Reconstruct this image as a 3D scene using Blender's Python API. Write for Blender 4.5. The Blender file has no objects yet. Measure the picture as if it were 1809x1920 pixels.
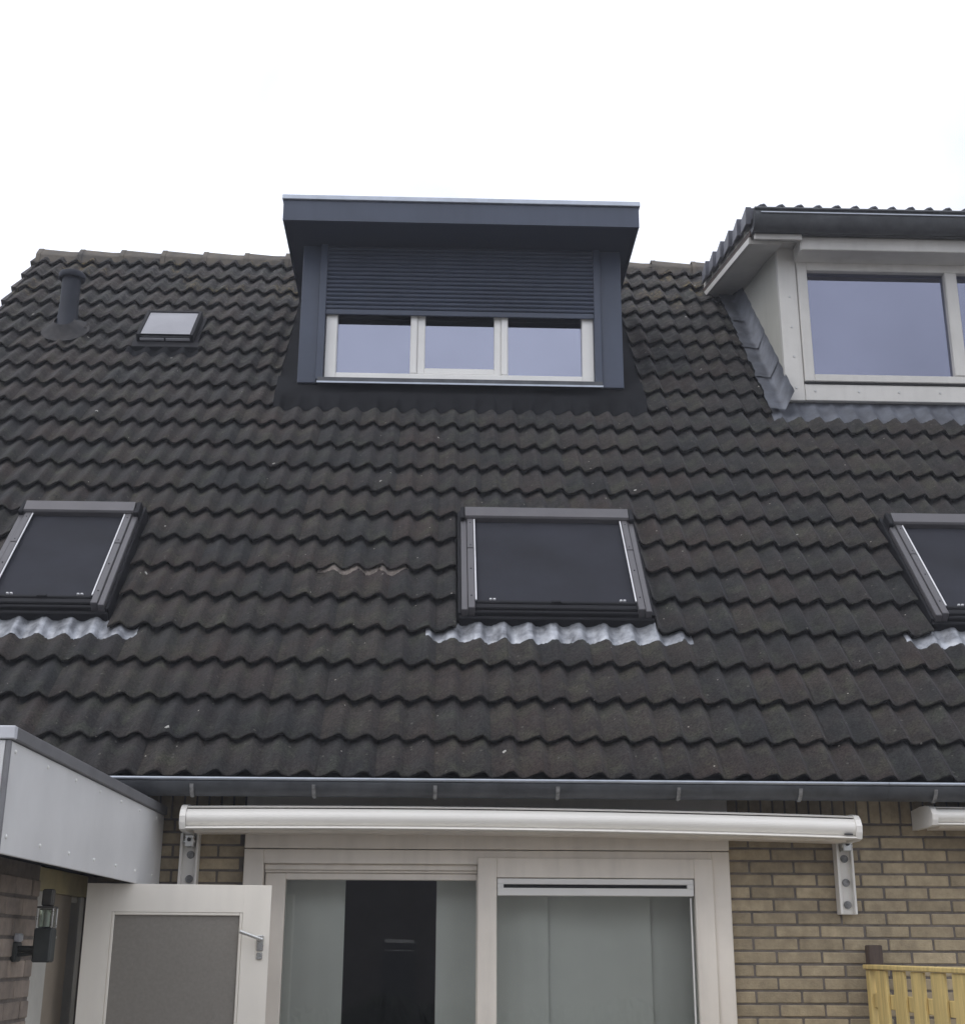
import bpy, math, random
from mathutils import Vector, Matrix
random.seed(7)
S = bpy.context.scene
COL = S.collection

# ------------------------------------------------------------------ camera, sky, sun, exposure
ZC = 1.8                                   # eye height; all z below are relative to the eye, builders add ZC
PITCH, YAW, ROLL = 0.3174, 0.0326, 0.0043
cam = bpy.data.cameras.new("camera")
cam.sensor_fit = 'HORIZONTAL'; cam.sensor_width = 36.0
cam.lens = 2500.0 / 1809.0 * 36.0
cam.clip_start = 0.05; cam.clip_end = 2000.0
co = bpy.data.objects.new("camera", cam); COL.objects.link(co)
F = Vector((math.sin(YAW) * math.cos(PITCH), math.cos(YAW) * math.cos(PITCH), math.sin(PITCH)))
R0 = Vector((math.cos(YAW), -math.sin(YAW), 0)); U0 = R0.cross(F)
RT = R0 * math.cos(ROLL) + U0 * math.sin(ROLL); UP = -R0 * math.sin(ROLL) + U0 * math.cos(ROLL)
M = Matrix(((RT.x, UP.x, -F.x, 0), (RT.y, UP.y, -F.y, 0), (RT.z, UP.z, -F.z, ZC), (0, 0, 0, 1)))
co.matrix_world = M
S.camera = co

SUN_EL, SUN_AZ = math.radians(48), math.radians(232)      # behind the photographer, a little to the left
w = bpy.data.worlds.new("World"); S.world = w; w.use_nodes = True
nt = w.node_tree; nt.nodes.clear()
def wn(t): return nt.nodes.new(t)
sky = wn('ShaderNodeTexSky'); sky.sky_type = 'NISHITA'; sky.sun_disc = False
sky.sun_elevation = SUN_EL; sky.sun_rotation = SUN_AZ
bg1 = wn('ShaderNodeBackground'); bg1.inputs[1].default_value = 0.12
nt.links.new(sky.outputs[0], bg1.inputs[0])
# overcast layer: luminance rises from horizon to zenith, with soft cloud structure
tc = wn('ShaderNodeTexCoord'); sep = wn('ShaderNodeSeparateXYZ'); nt.links.new(tc.outputs['Generated'], sep.inputs[0])
mr = wn('ShaderNodeMapRange'); mr.inputs[1].default_value = 0.0; mr.inputs[2].default_value = 1.0
mr.inputs[3].default_value = 1.12; mr.inputs[4].default_value = 1.55
nt.links.new(sep.outputs[2], mr.inputs[0])
nz = wn('ShaderNodeTexNoise'); nz.inputs['Scale'].default_value = 6.5; nz.inputs['Detail'].default_value = 5
nt.links.new(tc.outputs['Generated'], nz.inputs['Vector'])
mr2 = wn('ShaderNodeMapRange'); mr2.inputs[1].default_value = 0.3; mr2.inputs[2].default_value = 0.7
mr2.inputs[3].default_value = 0.82; mr2.inputs[4].default_value = 1.16
nt.links.new(nz.outputs[0], mr2.inputs[0])
mu = wn('ShaderNodeMath'); mu.operation = 'MULTIPLY'
nt.links.new(mr.outputs[0], mu.inputs[0]); nt.links.new(mr2.outputs[0], mu.inputs[1])
bg2 = wn('ShaderNodeBackground'); bg2.inputs[0].default_value = (0.97, 1.0, 1.09, 1)
nt.links.new(mu.outputs[0], bg2.inputs[1])
mx = wn('ShaderNodeMixShader'); mx.inputs[0].default_value = 0.88
nt.links.new(bg1.outputs[0], mx.inputs[1]); nt.links.new(bg2.outputs[0], mx.inputs[2])
wo = wn('ShaderNodeOutputWorld'); nt.links.new(mx.outputs[0], wo.inputs[0])

sl = bpy.data.lights.new("sun", 'SUN'); sl.energy = 0.8; sl.angle = math.radians(32); sl.color = (1.0, 0.96, 0.9)
so = bpy.data.objects.new("sun", sl); COL.objects.link(so)
so.rotation_euler = (math.radians(90) - SUN_EL, 0, math.radians(-52))
S.view_settings.view_transform = 'Standard'; S.view_settings.look = 'None'
S.view_settings.exposure = 0.0; S.view_settings.gamma = 1.0; S.view_settings.use_curve_mapping = False
S.render.engine = 'CYCLES'
S.cycles.use_denoising = True
S.cycles.max_bounces = 8; S.cycles.volume_bounces = 0; S.cycles.transparent_max_bounces = 12

# ------------------------------------------------------------------ mesh helpers
ROOT = {}                                   # world location of the top-level object above a part
class MB:
    def __init__(s): s.v = []; s.f = []; s.sm = []
    def add(s, vs, fs, T=None, smooth=False):
        n = len(s.v)
        s.v += [tuple(T(*p)) if T else tuple(p) for p in vs]
        s.f += [tuple(i + n for i in f) for f in fs]; s.sm += [smooth] * len(fs)
        return s
    def box(s, x0, x1, y0, y1, z0, z1, b=0.003, T=None):
        x0, x1 = min(x0, x1), max(x0, x1); y0, y1 = min(y0, y1), max(y0, y1); z0, z1 = min(z0, z1), max(z0, z1)
        b = min(b, (x1 - x0) * .3, (y1 - y0) * .3, (z1 - z0) * .3)
        if b <= 0:
            vs = [(x, y, z) for x in (x0, x1) for y in (y0, y1) for z in (z0, z1)]
            fs = [(0, 1, 3, 2), (4, 6, 7, 5), (0, 4, 5, 1), (2, 3, 7, 6), (0, 2, 6, 4), (1, 5, 7, 3)]
            return s.add(vs, fs, T)
        vs = []; idx = {}
        for ix, x in enumerate((x0, x1)):
            for iy, y in enumerate((y0, y1)):
                for iz, z in enumerate((z0, z1)):
                    dx, dy, dz = (b if ix == 0 else -b), (b if iy == 0 else -b), (b if iz == 0 else -b)
                    for a, p in (('x', (x, y + dy, z + dz)), ('y', (x + dx, y, z + dz)), ('z', (x + dx, y + dy, z))):
                        idx[(ix, iy, iz, a)] = len(vs); vs.append(p)
        g = lambda ix, iy, iz, a: idx[(ix, iy, iz, a)]
        fs = []
        for i, fl in ((0, 0), (1, 1)):
            q = [g(i, 0, 0, 'x'), g(i, 0, 1, 'x'), g(i, 1, 1, 'x'), g(i, 1, 0, 'x')]; fs.append(q if not fl else q[::-1])
            q = [g(0, i, 0, 'y'), g(1, i, 0, 'y'), g(1, i, 1, 'y'), g(0, i, 1, 'y')]; fs.append(q if not fl else q[::-1])
            q = [g(0, 0, i, 'z'), g(0, 1, i, 'z'), g(1, 1, i, 'z'), g(1, 0, i, 'z')]; fs.append(q if not fl else q[::-1])
        for i in (0, 1):
            for j in (0, 1):
                k = [g(i, j, 0, 'x'), g(i, j, 1, 'x'), g(i, j, 1, 'y'), g(i, j, 0, 'y')]; fs.append(k if (i + j) % 2 == 0 else k[::-1])
                k = [g(i, 0, j, 'x'), g(i, 1, j, 'x'), g(i, 1, j, 'z'), g(i, 0, j, 'z')]; fs.append(k if (i + j) % 2 == 1 else k[::-1])
                k = [g(0, i, j, 'y'), g(1, i, j, 'y'), g(1, i, j, 'z'), g(0, i, j, 'z')]; fs.append(k if (i + j) % 2 == 0 else k[::-1])
                for l in (0, 1):
                    k = [g(i, j, l, 'x'), g(i, j, l, 'y'), g(i, j, l, 'z')]; fs.append(k if (i + j + l) % 2 == 0 else k[::-1])
        return s.add(vs, fs, T)
    def prism(s, poly, x0, x1, T=None, segs=1, smooth=False, closed=True, caps=True):
        """polygon of (y, z) points extruded along x"""
        n = len(poly); vs = []; fs = []
        for k in range(segs + 1):
            x = x0 + (x1 - x0) * k / segs
            vs += [(x, p[0], p[1]) for p in poly]
        for k in range(segs):
            for i in range(n if closed else n - 1):
                j = (i + 1) % n
                fs.append((k * n + i, k * n + j, (k + 1) * n + j, (k + 1) * n + i))
        s.add(vs, fs, T, smooth)
        if caps and closed:
            s.add([(x0, p[0], p[1]) for p in poly], [tuple(range(n))[::-1]], T)
            s.add([(x1, p[0], p[1]) for p in poly], [tuple(range(n))], T)
        return s
    def cyl(s, p0, p1, r0, r1=None, n=14, T=None, caps=True):
        r1 = r0 if r1 is None else r1
        p0, p1 = Vector(p0), Vector(p1); d = (p1 - p0).normalized()
        a = d.orthogonal().normalized(); b = d.cross(a)
        vs = []
        for p, r in ((p0, r0), (p1, r1)):
            vs += [tuple(p + (a * math.cos(2 * math.pi * i / n) + b * math.sin(2 * math.pi * i / n)) * r) for i in range(n)]
        s.add(vs, [(i, (i + 1) % n, n + (i + 1) % n, n + i) for i in range(n)], T, True)
        if caps:
            s.add(vs[:n], [tuple(range(n))[::-1]], T); s.add(vs[n:], [tuple(range(n))], T)
        return s
    def lathe(s, c, prof, n=18, T=None):
        """profile of (r, z) about the vertical axis through c=(x, y)"""
        vs = []; m = len(prof)
        for r, z in prof:
            vs += [(c[0] + r * math.cos(2 * math.pi * i / n), c[1] + r * math.sin(2 * math.pi * i / n), z) for i in range(n)]
        fs = [(k * n + i, k * n + (i + 1) % n, (k + 1) * n + (i + 1) % n, (k + 1) * n + i) for k in range(m - 1) for i in range(n)]
        return s.add(vs, fs, T, True)
    def grid(s, nu, nv, fn, smooth=True, T=None):
        vs = [fn(i / nu, j / nv) for j in range(nv + 1) for i in range(nu + 1)]
        fs = [(j * (nu + 1) + i, j * (nu + 1) + i + 1, (j + 1) * (nu + 1) + i + 1, (j + 1) * (nu + 1) + i) for j in range(nv) for i in range(nu)]
        return s.add(vs, fs, T, smooth)
    def mesh(s, name, mat, off=Vector((0, 0, 0))):
        me = bpy.data.meshes.new(name)
        me.from_pydata([(x - off.x, y - off.y, z - off.z) for x, y, z in s.v], [], s.f)
        me.polygons.foreach_set('use_smooth', s.sm)
        if mat: me.materials.append(mat)
        me.update()
        return me

def setp(o, label=None, cat=None, group=None, kind=None):
    if label: o['label'] = label
    if cat: o['category'] = cat
    if group: o['group'] = group
    if kind: o['kind'] = kind
    return o
def thing(name, loc, label, cat, group=None):
    o = bpy.data.objects.new(name, None); COL.objects.link(o)
    o.location = (loc[0], loc[1], loc[2] + ZC); ROOT[o] = Vector(o.location)
    o.empty_display_size = 0.2
    return setp(o, label, cat, group)
def part(name, mb, mat, parent=None, label=None, kind=None):
    """mesh given in eye-relative coordinates, linked as one object under parent"""
    off = (ROOT[parent] if parent else Vector((0, 0, 0))) - Vector((0, 0, ZC))
    me = mb.mesh(name, mat, off)
    o = bpy.data.objects.new(name, me); COL.objects.link(o)
    if parent: o.parent = parent
    ROOT[o] = ROOT[parent] if parent else Vector((0, 0, 0))
    return setp(o, label, None, None, kind)
def single(name, mb, mat, loc, label, cat, group=None):
    """a thing that is one mesh, with its origin at loc"""
    L = Vector((loc[0], loc[1], loc[2] + ZC))
    me = mb.mesh(name, mat, L - Vector((0, 0, ZC)))
    o = bpy.data.objects.new(name, me); COL.objects.link(o); o.location = L; ROOT[o] = L
    return setp(o, label, cat, group)
def piece(name, me, parent, loc, rot=(0, 0, 0)):
    o = bpy.data.objects.new(name, me); COL.objects.link(o); o.parent = parent
    o.location = Vector((loc[0], loc[1], loc[2] + ZC)) - ROOT[parent]; o.rotation_euler = rot
    return o

def seen(X, Y, Z, mpx=0):
    """is the point inside the photographed field of view (used to choose how far repeats are built one by one)"""
    P = Vector((X, Y, Z)); d = P.dot(F)
    x = 904.5 + 2500 * P.dot(RT) / d; y = 960 - 2500 * P.dot(UP) / d
    return -mpx < x < 1809 + mpx and -mpx < y < 1920 + mpx

# ------------------------------------------------------------------ materials
def mat(name, col, rough=0.6, var=0.08, scale=6.0, bump=0.0, bscale=60.0, metal=0.0, spec=0.5, col2=None, stretch=None,
        randvar=0.0, streak=0.0):
    m = bpy.data.materials.new(name); m.use_nodes = True
    t = m.node_tree; N = t.nodes; L = t.links
    b = N['Principled BSDF']
    b.inputs['Roughness'].default_value = rough; b.inputs['Metallic'].default_value = metal
    b.inputs['Specular IOR Level'].default_value = spec
    geo = N.new('ShaderNodeNewGeometry'); vec = geo.outputs['Position']
    mp = N.new('ShaderNodeMapping'); L.new(vec, mp.inputs['Vector'])
    if stretch: mp.inputs['Scale'].default_value = stretch
    n1 = N.new('ShaderNodeTexNoise'); n1.inputs['Scale'].default_value = scale; n1.inputs['Detail'].default_value = 6
    n1.inputs['Roughness'].default_value = 0.62
    L.new(mp.outputs[0], n1.inputs['Vector'])
    rp = N.new('ShaderNodeMapRange'); rp.inputs[1].default_value = 0.3; rp.inputs[2].default_value = 0.7
    L.new(n1.outputs[0], rp.inputs[0])
    c2 = col2 or tuple(c * (1 - 2 * var) for c in col); c1 = tuple(min(1, c * (1 + var)) for c in col)
    mix = N.new('ShaderNodeMix'); mix.data_type = 'RGBA'
    mix.inputs[6].default_value = (*c2, 1); mix.inputs[7].default_value = (*c1, 1)
    L.new(rp.outputs[0], mix.inputs[0]); out = mix.outputs[2]
    if streak:
        n3 = N.new('ShaderNodeTexNoise'); n3.inputs['Scale'].default_value = 1.0; n3.inputs['Detail'].default_value = 5
        m3 = N.new('ShaderNodeMapping'); m3.inputs['Scale'].default_value = (14, 14, 1.2); L.new(vec, m3.inputs['Vector']); L.new(m3.outputs[0], n3.inputs['Vector'])
        r3 = N.new('ShaderNodeMapRange'); r3.inputs[1].default_value = 0.48; r3.inputs[2].default_value = 0.75; r3.inputs[3].default_value = 1.0; r3.inputs[4].default_value = 1 - streak
        L.new(n3.outputs[0], r3.inputs[0])
        ml = N.new('ShaderNodeMix'); ml.data_type = 'RGBA'; ml.blend_type = 'MULTIPLY'; ml.inputs[0].default_value = 1
        L.new(out, ml.inputs[6]); L.new(r3.outputs[0], ml.inputs[7]); out = ml.outputs[2]
    if randvar:
        oi = N.new('ShaderNodeObjectInfo')
        r2 = N.new('ShaderNodeMapRange'); r2.inputs[3].default_value = 1 - randvar; r2.inputs[4].default_value = 1 + randvar
        L.new(oi.outputs['Random'], r2.inputs[0])
        ml = N.new('ShaderNodeMix'); ml.data_type = 'RGBA'; ml.blend_type = 'MULTIPLY'; ml.inputs[0].default_value = 1
        L.new(out, ml.inputs[6]); L.new(r2.outputs[0], ml.inputs[7]); out = ml.outputs[2]
    L.new(out, b.inputs['Base Color'])
    # roughness wobble
    rr = N.new('ShaderNodeMapRange'); rr.inputs[3].default_value = max(0.02, rough - 0.07); rr.inputs[4].default_value = min(1, rough + 0.07)
    L.new(n1.outputs[0], rr.inputs[0]); L.new(rr.outputs[0], b.inputs['Roughness'])
    if bump:
        n2 = N.new('ShaderNodeTexNoise'); n2.inputs['Scale'].default_value = bscale; n2.inputs['Detail'].default_value = 4
        L.new(mp.outputs[0], n2.inputs['Vector'])
        bp = N.new('ShaderNodeBump'); bp.inputs['Strength'].default_value = bump; bp.inputs['Distance'].default_value = 0.004
        L.new(n2.outputs[0], bp.inputs['Height']); L.new(bp.outputs[0], b.inputs['Normal'])
    return m

def tile_material():
    m = bpy.data.materials.new("weathered_concrete_tile"); m.use_nodes = True
    t = m.node_tree; N = t.nodes; L = t.links; b = N['Principled BSDF']
    b.inputs['Specular IOR Level'].default_value = 0.14
    b.inputs['Sheen Weight'].default_value = 0.16; b.inputs['Sheen Roughness'].default_value = 0.4; b.inputs['Sheen Tint'].default_value = (.92, .9, 1, 1)
    geo = N.new('ShaderNodeNewGeometry'); P = geo.outputs['Position']
    oi = N.new('ShaderNodeObjectInfo')
    ad = N.new('ShaderNodeMath'); ad.operation = 'ADD'; fr = N.new('ShaderNodeMath'); fr.operation = 'FRACT'
    L.new(oi.outputs['Random'], ad.inputs[0]); L.new(geo.outputs['Random Per Island'], ad.inputs[1]); L.new(ad.outputs[0], fr.inputs[0]); rnd = fr.outputs[0]
    def noise(sc, det=5, rg=0.6):
        n = N.new('ShaderNodeTexNoise'); n.inputs['Scale'].default_value = sc; n.inputs['Detail'].default_value = det
        n.inputs['Roughness'].default_value = rg; L.new(P, n.inputs['Vector']); return n.outputs[0]
    def rng(x, a, c, lo=0.0, hi=1.0):
        r = N.new('ShaderNodeMapRange'); r.inputs[1].default_value = a; r.inputs[2].default_value = c
        r.inputs[3].default_value = lo; r.inputs[4].default_value = hi; L.new(x, r.inputs[0]); return r.outputs[0]
    def mixc(fac, A, B, mode='MIX'):
        x = N.new('ShaderNodeMix'); x.data_type = 'RGBA'; x.blend_type = mode
        if isinstance(fac, (int, float)): x.inputs[0].default_value = fac
        else: L.new(fac, x.inputs[0])
        for k, q in ((6, A), (7, B)):
            if isinstance(q, tuple): x.inputs[k].default_value = (*q, 1)
            else: L.new(q, x.inputs[k])
        return x.outputs[2]
    def mth(op, a, c):
        x = N.new('ShaderNodeMath'); x.operation = op
        for k, q in ((0, a), (1, c)):
            if isinstance(q, (int, float)): x.inputs[k].default_value = q
            else: L.new(q, x.inputs[k])
        return x.outputs[0]
    c = mixc(rng(noise(2.9), .40, .62), (.0240, .0243, .0243), (.0335, .0288, .0272))
    c = mixc(rng(noise(7, 6), .5, .68, 0, .85), c, (.044, .0460, .036))              # greenish algae film
    c = mixc(rng(noise(5.3, 6, .7), .55, .7, 0, .6), c, (.017, .0165, .0175))         # damp dark stains
    tint = N.new('ShaderNodeValToRGB'); e = tint.color_ramp.elements
    e[0].position = 0; e[0].color = (.82, .84, .86, 1); e[1].position = 1; e[1].color = (1.20, 1.17, 1.08, 1)
    x = e.new(.35); x.color = (1.0, 1.0, 1.0, 1); x = e.new(.7); x.color = (1.12, 1.0, .94, 1)
    L.new(rnd, tint.inputs[0]); c = mixc(1.0, c, tint.outputs[0], 'MULTIPLY')
    c = mixc(1.0, c, rng(noise(75, 4, .8), .3, .7, .30, 1.85), 'MULTIPLY')              # sandy grain
    # pale grey-green lichen spots; height ramp also paints lens glare on upper tiles
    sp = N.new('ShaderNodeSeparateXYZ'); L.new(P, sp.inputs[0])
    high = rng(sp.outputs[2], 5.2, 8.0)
    lich_glare = mth('MULTIPLY', rng(noise(17, 6, .75), .47, .63), mth('ADD', 0.10, mth('MULTIPLY', high, .62)))
    c = mixc(lich_glare, c, (.118, .112, .104))
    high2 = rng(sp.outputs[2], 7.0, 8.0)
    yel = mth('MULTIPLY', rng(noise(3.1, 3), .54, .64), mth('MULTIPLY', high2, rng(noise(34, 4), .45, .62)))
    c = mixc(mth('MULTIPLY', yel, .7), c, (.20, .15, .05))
    # droppings and lichen dots
    def dots(sc, thr, keep, colour):
        nonlocal c
        v = N.new('ShaderNodeTexVoronoi'); v.inputs['Scale'].default_value = sc; L.new(P, v.inputs['Vector'])
        sc2 = N.new('ShaderNodeSeparateColor'); L.new(v.outputs['Color'], sc2.inputs[0])
        d = mth('ADD', v.outputs['Distance'], mth('MULTIPLY', mth('SUBTRACT', noise(90, 2), .5), thr * 1.6))
        f = mth('MULTIPLY', mth('LESS_THAN', d, thr), mth('GREATER_THAN', sc2.outputs[0], keep))
        c = mixc(f, c, colour)
    dots(5.0, .055, .72, (.42, .41, .38))
    dots(22.0, .16, .86, (.09, .088, .075))
    dots(30.0, .14, .88, (.006, .006, .006))
    dots(14.0, .07, .90, (.34, .32, .28))
    L.new(c, b.inputs['Base Color'])
    L.new(rng(noise(12), .3, .7, .68, .9), b.inputs['Roughness'])
    bp = N.new('ShaderNodeBump'); bp.inputs['Strength'].default_value = .55; bp.inputs['Distance'].default_value = .003
    hh = mth('ADD', noise(190, 3), mth('MULTIPLY', noise(45, 4), .9)); L.new(hh, bp.inputs['Height']); L.new(bp.outputs[0], b.inputs['Normal'])
    return m

def glass(name, tint=(.92, .95, .95), ior=1.52, rough=0.0, refl=(1, 1, 1)):
    m = bpy.data.materials.new(name); m.use_nodes = True
    t = m.node_tree; N = t.nodes; L = t.links; N.remove(N['Principled BSDF'])
    tr = N.new('ShaderNodeBsdfTransparent'); tr.inputs[0].default_value = (*tint, 1)
    gl = N.new('ShaderNodeBsdfGlossy'); gl.inputs['Roughness'].default_value = rough; gl.inputs['Color'].default_value = (*refl, 1)
    fr = N.new('ShaderNodeFresnel'); fr.inputs['IOR'].default_value = ior
    geo = N.new('ShaderNodeNewGeometry')
    n = N.new('ShaderNodeTexNoise'); n.inputs['Scale'].default_value = 1.3; n.inputs['Detail'].default_value = 1
    L.new(geo.outputs['Position'], n.inputs['Vector'])
    bp = N.new('ShaderNodeBump'); bp.inputs['Strength'].default_value = .12; bp.inputs['Distance'].default_value = .01
    L.new(n.outputs[0], bp.inputs['Height']); L.new(bp.outputs[0], gl.inputs['Normal'])
    mx = N.new('ShaderNodeMixShader'); L.new(fr.outputs[0], mx.inputs[0]); L.new(tr.outputs[0], mx.inputs[1]); L.new(gl.outputs[0], mx.inputs[2])
    L.new(mx.outputs[0], N['Material Output'].inputs['Surface'])
    return m

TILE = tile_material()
RIDGE = mat("ridge_tile_concrete", (.130, .112, .090), .8, .22, 7, .6, 70, spec=.3, col2=(.070, .066, .062), randvar=.2)
UNDER = mat("roof_underlay", (.012, .012, .012), .9)
D2T = mat('smooth_tile_glare', (.125, .128, .15), .6, .2, 8, .4, 90, col2=(.085, .088, .105), randvar=.15)  # smooth dormer tiles, base colour lightened and blued to imitate glare
LEAD = mat("lead_sheet", (.36, .375, .405), .44, .25, 13, .5, 24, metal=.5, col2=(.12, .125, .14))
LEADDK = mat("old_lead_sheet", (.13, .14, .165), .5, .25, 7, .4, 16, metal=.25, col2=(.075, .08, .095))
EPDM = mat("black_membrane", (.015, .0155, .018), .85, .2, 4, .2, 30, spec=.08)
ANTH = mat("anthracite_cladding", (.050, .063, .098), .38, .09, 1.6, .03, 200, spec=.45, streak=.10)
ANTHDK = mat("anthracite_soffit", (.034, .043, .072), .45, .05, 2.5)
ALU = mat("brushed_aluminium", (.46, .50, .57), .42, .08, 8, metal=.5)
WHITE = mat("white_window_profile", (.80, .79, .765), .3, .03, 3, spec=.5)
CREAM = mat("cream_paint", (.79, .73, .65), .42, .05, 3, .03, 160, streak=.10)
DOORP = mat("cream_door_paint", (.88, .83, .74), .4, .03, 2, .02, 140, streak=.05)
FASC = mat("white_fascia_panel", (.70, .70, .70), .42, .05, 2.2, .02, 200, streak=.03)
EDGE = mat("zinc_roof_edge", (.20, .20, .21), .5, .1, 6, metal=.2)
EDGEW = mat("pale_roof_edge", (.60, .61, .65), .45, .05, 6)
ZINC = mat("weathered_zinc", (.085, .090, .098), .5, .2, 5, .12, 30, metal=.25, col2=(.050, .053, .058), streak=.25)
ZINCB = mat("zinc_bead", (.40, .43, .48), .34, .1, 9, metal=.55)
STEEL = mat("bracket_steel", (.5, .5, .49), .4, .1, 20, metal=.6)
GBR = mat("oxidised_bracket", (.30, .30, .30), .6, .3, 30, .4, 80, metal=.3, col2=(.10, .10, .10))
AWN = mat("awning_powder_coat", (.84, .815, .765), .3, .02, 3)
BLACK = mat("black_plastic", (.014, .014, .015), .5)
SHADE = None
SLOT = mat("dark_slot", (.012, .012, .012), .8)
COVER = mat("roof_window_cladding", (.105, .100, .106), .42, .06, 7, metal=.3)
SASHDK = mat("roof_window_dark_cladding", (.012, .012, .0145), .6, .08, 7, spec=.15)
BLIND = mat("blackout_blind_fabric", (.022, .023, .031), .8, .2, 2.2, .12, 420, spec=.25)
WIRE = mat("pale_guide_wire", (.75, .75, .77), .3)
ACRYL = mat("opal_acrylic", (.27, .27, .295), .4, .06, 5)
PIPE = mat("grey_pvc_pipe", (.018, .021, .031), .6, .1, 6, spec=.25)
GREYW = mat("grey_white_board", (.60, .585, .555), .45, .05, 3, .04, 120, streak=.08)
CHEEK = mat("cheek_panel", (.50, .495, .445), .55, .06, 2.0, .05, 90, streak=.06)
MORTAR = mat("mortar", (.16, .138, .12), .9, .2, 14, .8, 160)
BRICK = mat("yellow_brick", (.405, .33, .215), .85, .12, 16, .7, 120, col2=(.285, .23, .15), randvar=.2, streak=.12)
BRICKG = mat("grey_brown_brick", (.30, .245, .20), .85, .12, 14, .7, 110, col2=(.20, .165, .14), randvar=.2)
MPATCH = mat("mortar_bedding", (.25, .215, .19), .9, .25, 30, .9, 90)
FENCE = mat("yellow_stained_board", (.63, .475, .185), .65, .16, 5, .35, 60, stretch=(6, 6, .6), randvar=.08)
POST = mat("brown_hardwood_post", (.085, .058, .045), .7, .2, 8, .3, 50, stretch=(8, 8, .8))
CURT = mat("grey_panel_curtain", (.84, .85, .80), .85, .04, 2, .15, 300)
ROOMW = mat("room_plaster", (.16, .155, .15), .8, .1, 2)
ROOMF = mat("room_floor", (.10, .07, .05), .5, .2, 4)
FROST = mat("obscure_glass", (.24, .22, .19), .5, .06, 70, .2, 520, spec=.5)
YELL = mat("yellow_lintel_paint", (.42, .36, .19), .5, .15, 5)
JAMB = mat("grey_white_door_frame", (.50, .49, .45), .45, .1, 5)
DARKW = mat("brown_door_edge", (.30, .255, .20), .6, .1, 5)
GROUND = mat("garden_paving", (.24, .225, .205), .85, .2, 3, .4, 40)
HEDGE = mat("hedge_leaves", (.030, .042, .018), .7, .4, 14, .8, 25)
REDBR = mat("dark_brown_brick", (.085, .070, .062), .85, .2, 9, .4, 60)
PANE = glass("window_glass", (.975, .985, .975), 1.56)
PANEC = glass("coated_window_glass", (.35, .37, .42), 4.0, 0.0, (.76, .80, 1.0))
PANED = glass("old_coated_window_glass", (.35, .37, .42), 3.0, 0.0, (.72, .76, 1.0))
LGLASS = glass("lantern_glass", (.7, .76, .7), 1.5, .1)
CHROME = mat("satin_steel", (.62, .62, .6), .28, .05, 20, metal=.8)

# ------------------------------------------------------------------ roof frame
PHI = math.radians(49.33); CP, SP = math.cos(PHI), math.sin(PHI)
EY, EZ, G = 6.836, 0.811, 0.3251
def RP(x, s, h): return (x, EY + s * CP - h * SP, EZ + s * SP + h * CP)
WAVE = 0.15; AMP = 0.0208; DROP = .046; TX0 = -3.918            # tile columns start at TX0, 0.30 m each
def wave(x):
    t = ((x - TX0) / WAVE) % 1.0
    q = .5 * t / .695 if t < .695 else .5 + .5 * (t - .695) / .305
    p = ((1 - math.cos(2 * math.pi * q)) / 2) ** 1.2
    return AMP * (2 * p - 1)
def tile_top(x, s):                                 # height of the tiled surface above the roof reference plane
    r = (s / G) % 1.0
    return wave(x) + .015 - DROP * r
_tm = {}
def tile_mesh(xa, xb, variant, verge=False, L=G + .075):
    key = (round(xa, 4), round(xb, 4), variant, verge, L)
    if key in _tm: return _tm[key]
    rr = random.Random(variant * 31 + 5)
    xa2, xb2 = xa + .0003, xb - .0003
    n = max(3, int(round((xb - xa) / .30 * 20)))
    xs = [xa2 + (xb2 - xa2) * i / n for i in range(n + 1)]
    jit = [rr.uniform(-.0016, .0016) for _ in xs]; jv = [rr.uniform(-.0022, .0022) for _ in xs]
    m = MB(); W = lambda x: wave(TX0 + x)
    slope = -DROP / G
    # top: three rows (rounded nose, near the nose, head)
    vs = []
    for i, x in enumerate(xs): vs.append((x, jv[i], W(x) + .009 + jit[i]))
    for i, x in enumerate(xs): vs.append((x, .006 + jv[i], W(x) + .0142 + jit[i]))
    for i, x in enumerate(xs): vs.append((x, L, W(x) + .014 + slope * L))
    k = n + 1
    m.add(vs, [(r * k + i, r * k + i + 1, (r + 1) * k + i + 1, (r + 1) * k + i) for r in (0, 1) for i in range(n)], None, True)
    # nose face and underside lip
    vs = []
    for i, x in enumerate(xs): vs.append((x, jv[i], W(x) + .009 + jit[i]))
    for i, x in enumerate(xs): vs.append((x, jv[i] + .001, W(x) - .003 + jit[i] * .5))
    for i, x in enumerate(xs): vs.append((x, .05, W(x) - .006))
    m.add(vs, [(r * k + i + 1, r * k + i, (r + 1) * k + i, (r + 1) * k + i + 1) for r in (0, 1) for i in range(n)])
    for x, fl in ((xs[0], 0), (xs[-1], 1)):
        q = [(x, 0, W(x) + .009), (x, L, W(x) + .014 + slope * L), (x, L, W(x) - .004 + slope * L), (x, 0, W(x) - .006)]
        m.add(q, [(0, 1, 2, 3) if fl == 0 else (3, 2, 1, 0)])
    if verge:
        ya, yb, zt0, zb0 = .004, G - .022, W(0) + .022, -.135
        q = [(.0, ya, zt0), (-.042, ya, zt0), (-.042, ya, zb0), (.0, ya, zb0), (.0, yb, zt0 - .03), (-.016, yb, zt0 - .03), (-.016, yb, zb0), (.0, yb, zb0)]
        m.add(q, [(0, 1, 2, 3), (5, 4, 7, 6), (0, 4, 5, 1), (1, 5, 6, 2), (2, 6, 7, 3), (0, 3, 7, 4)])
        m.box(.0, .02, 0, .012, -.10, W(0), .002)
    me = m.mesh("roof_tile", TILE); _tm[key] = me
    return me
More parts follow.
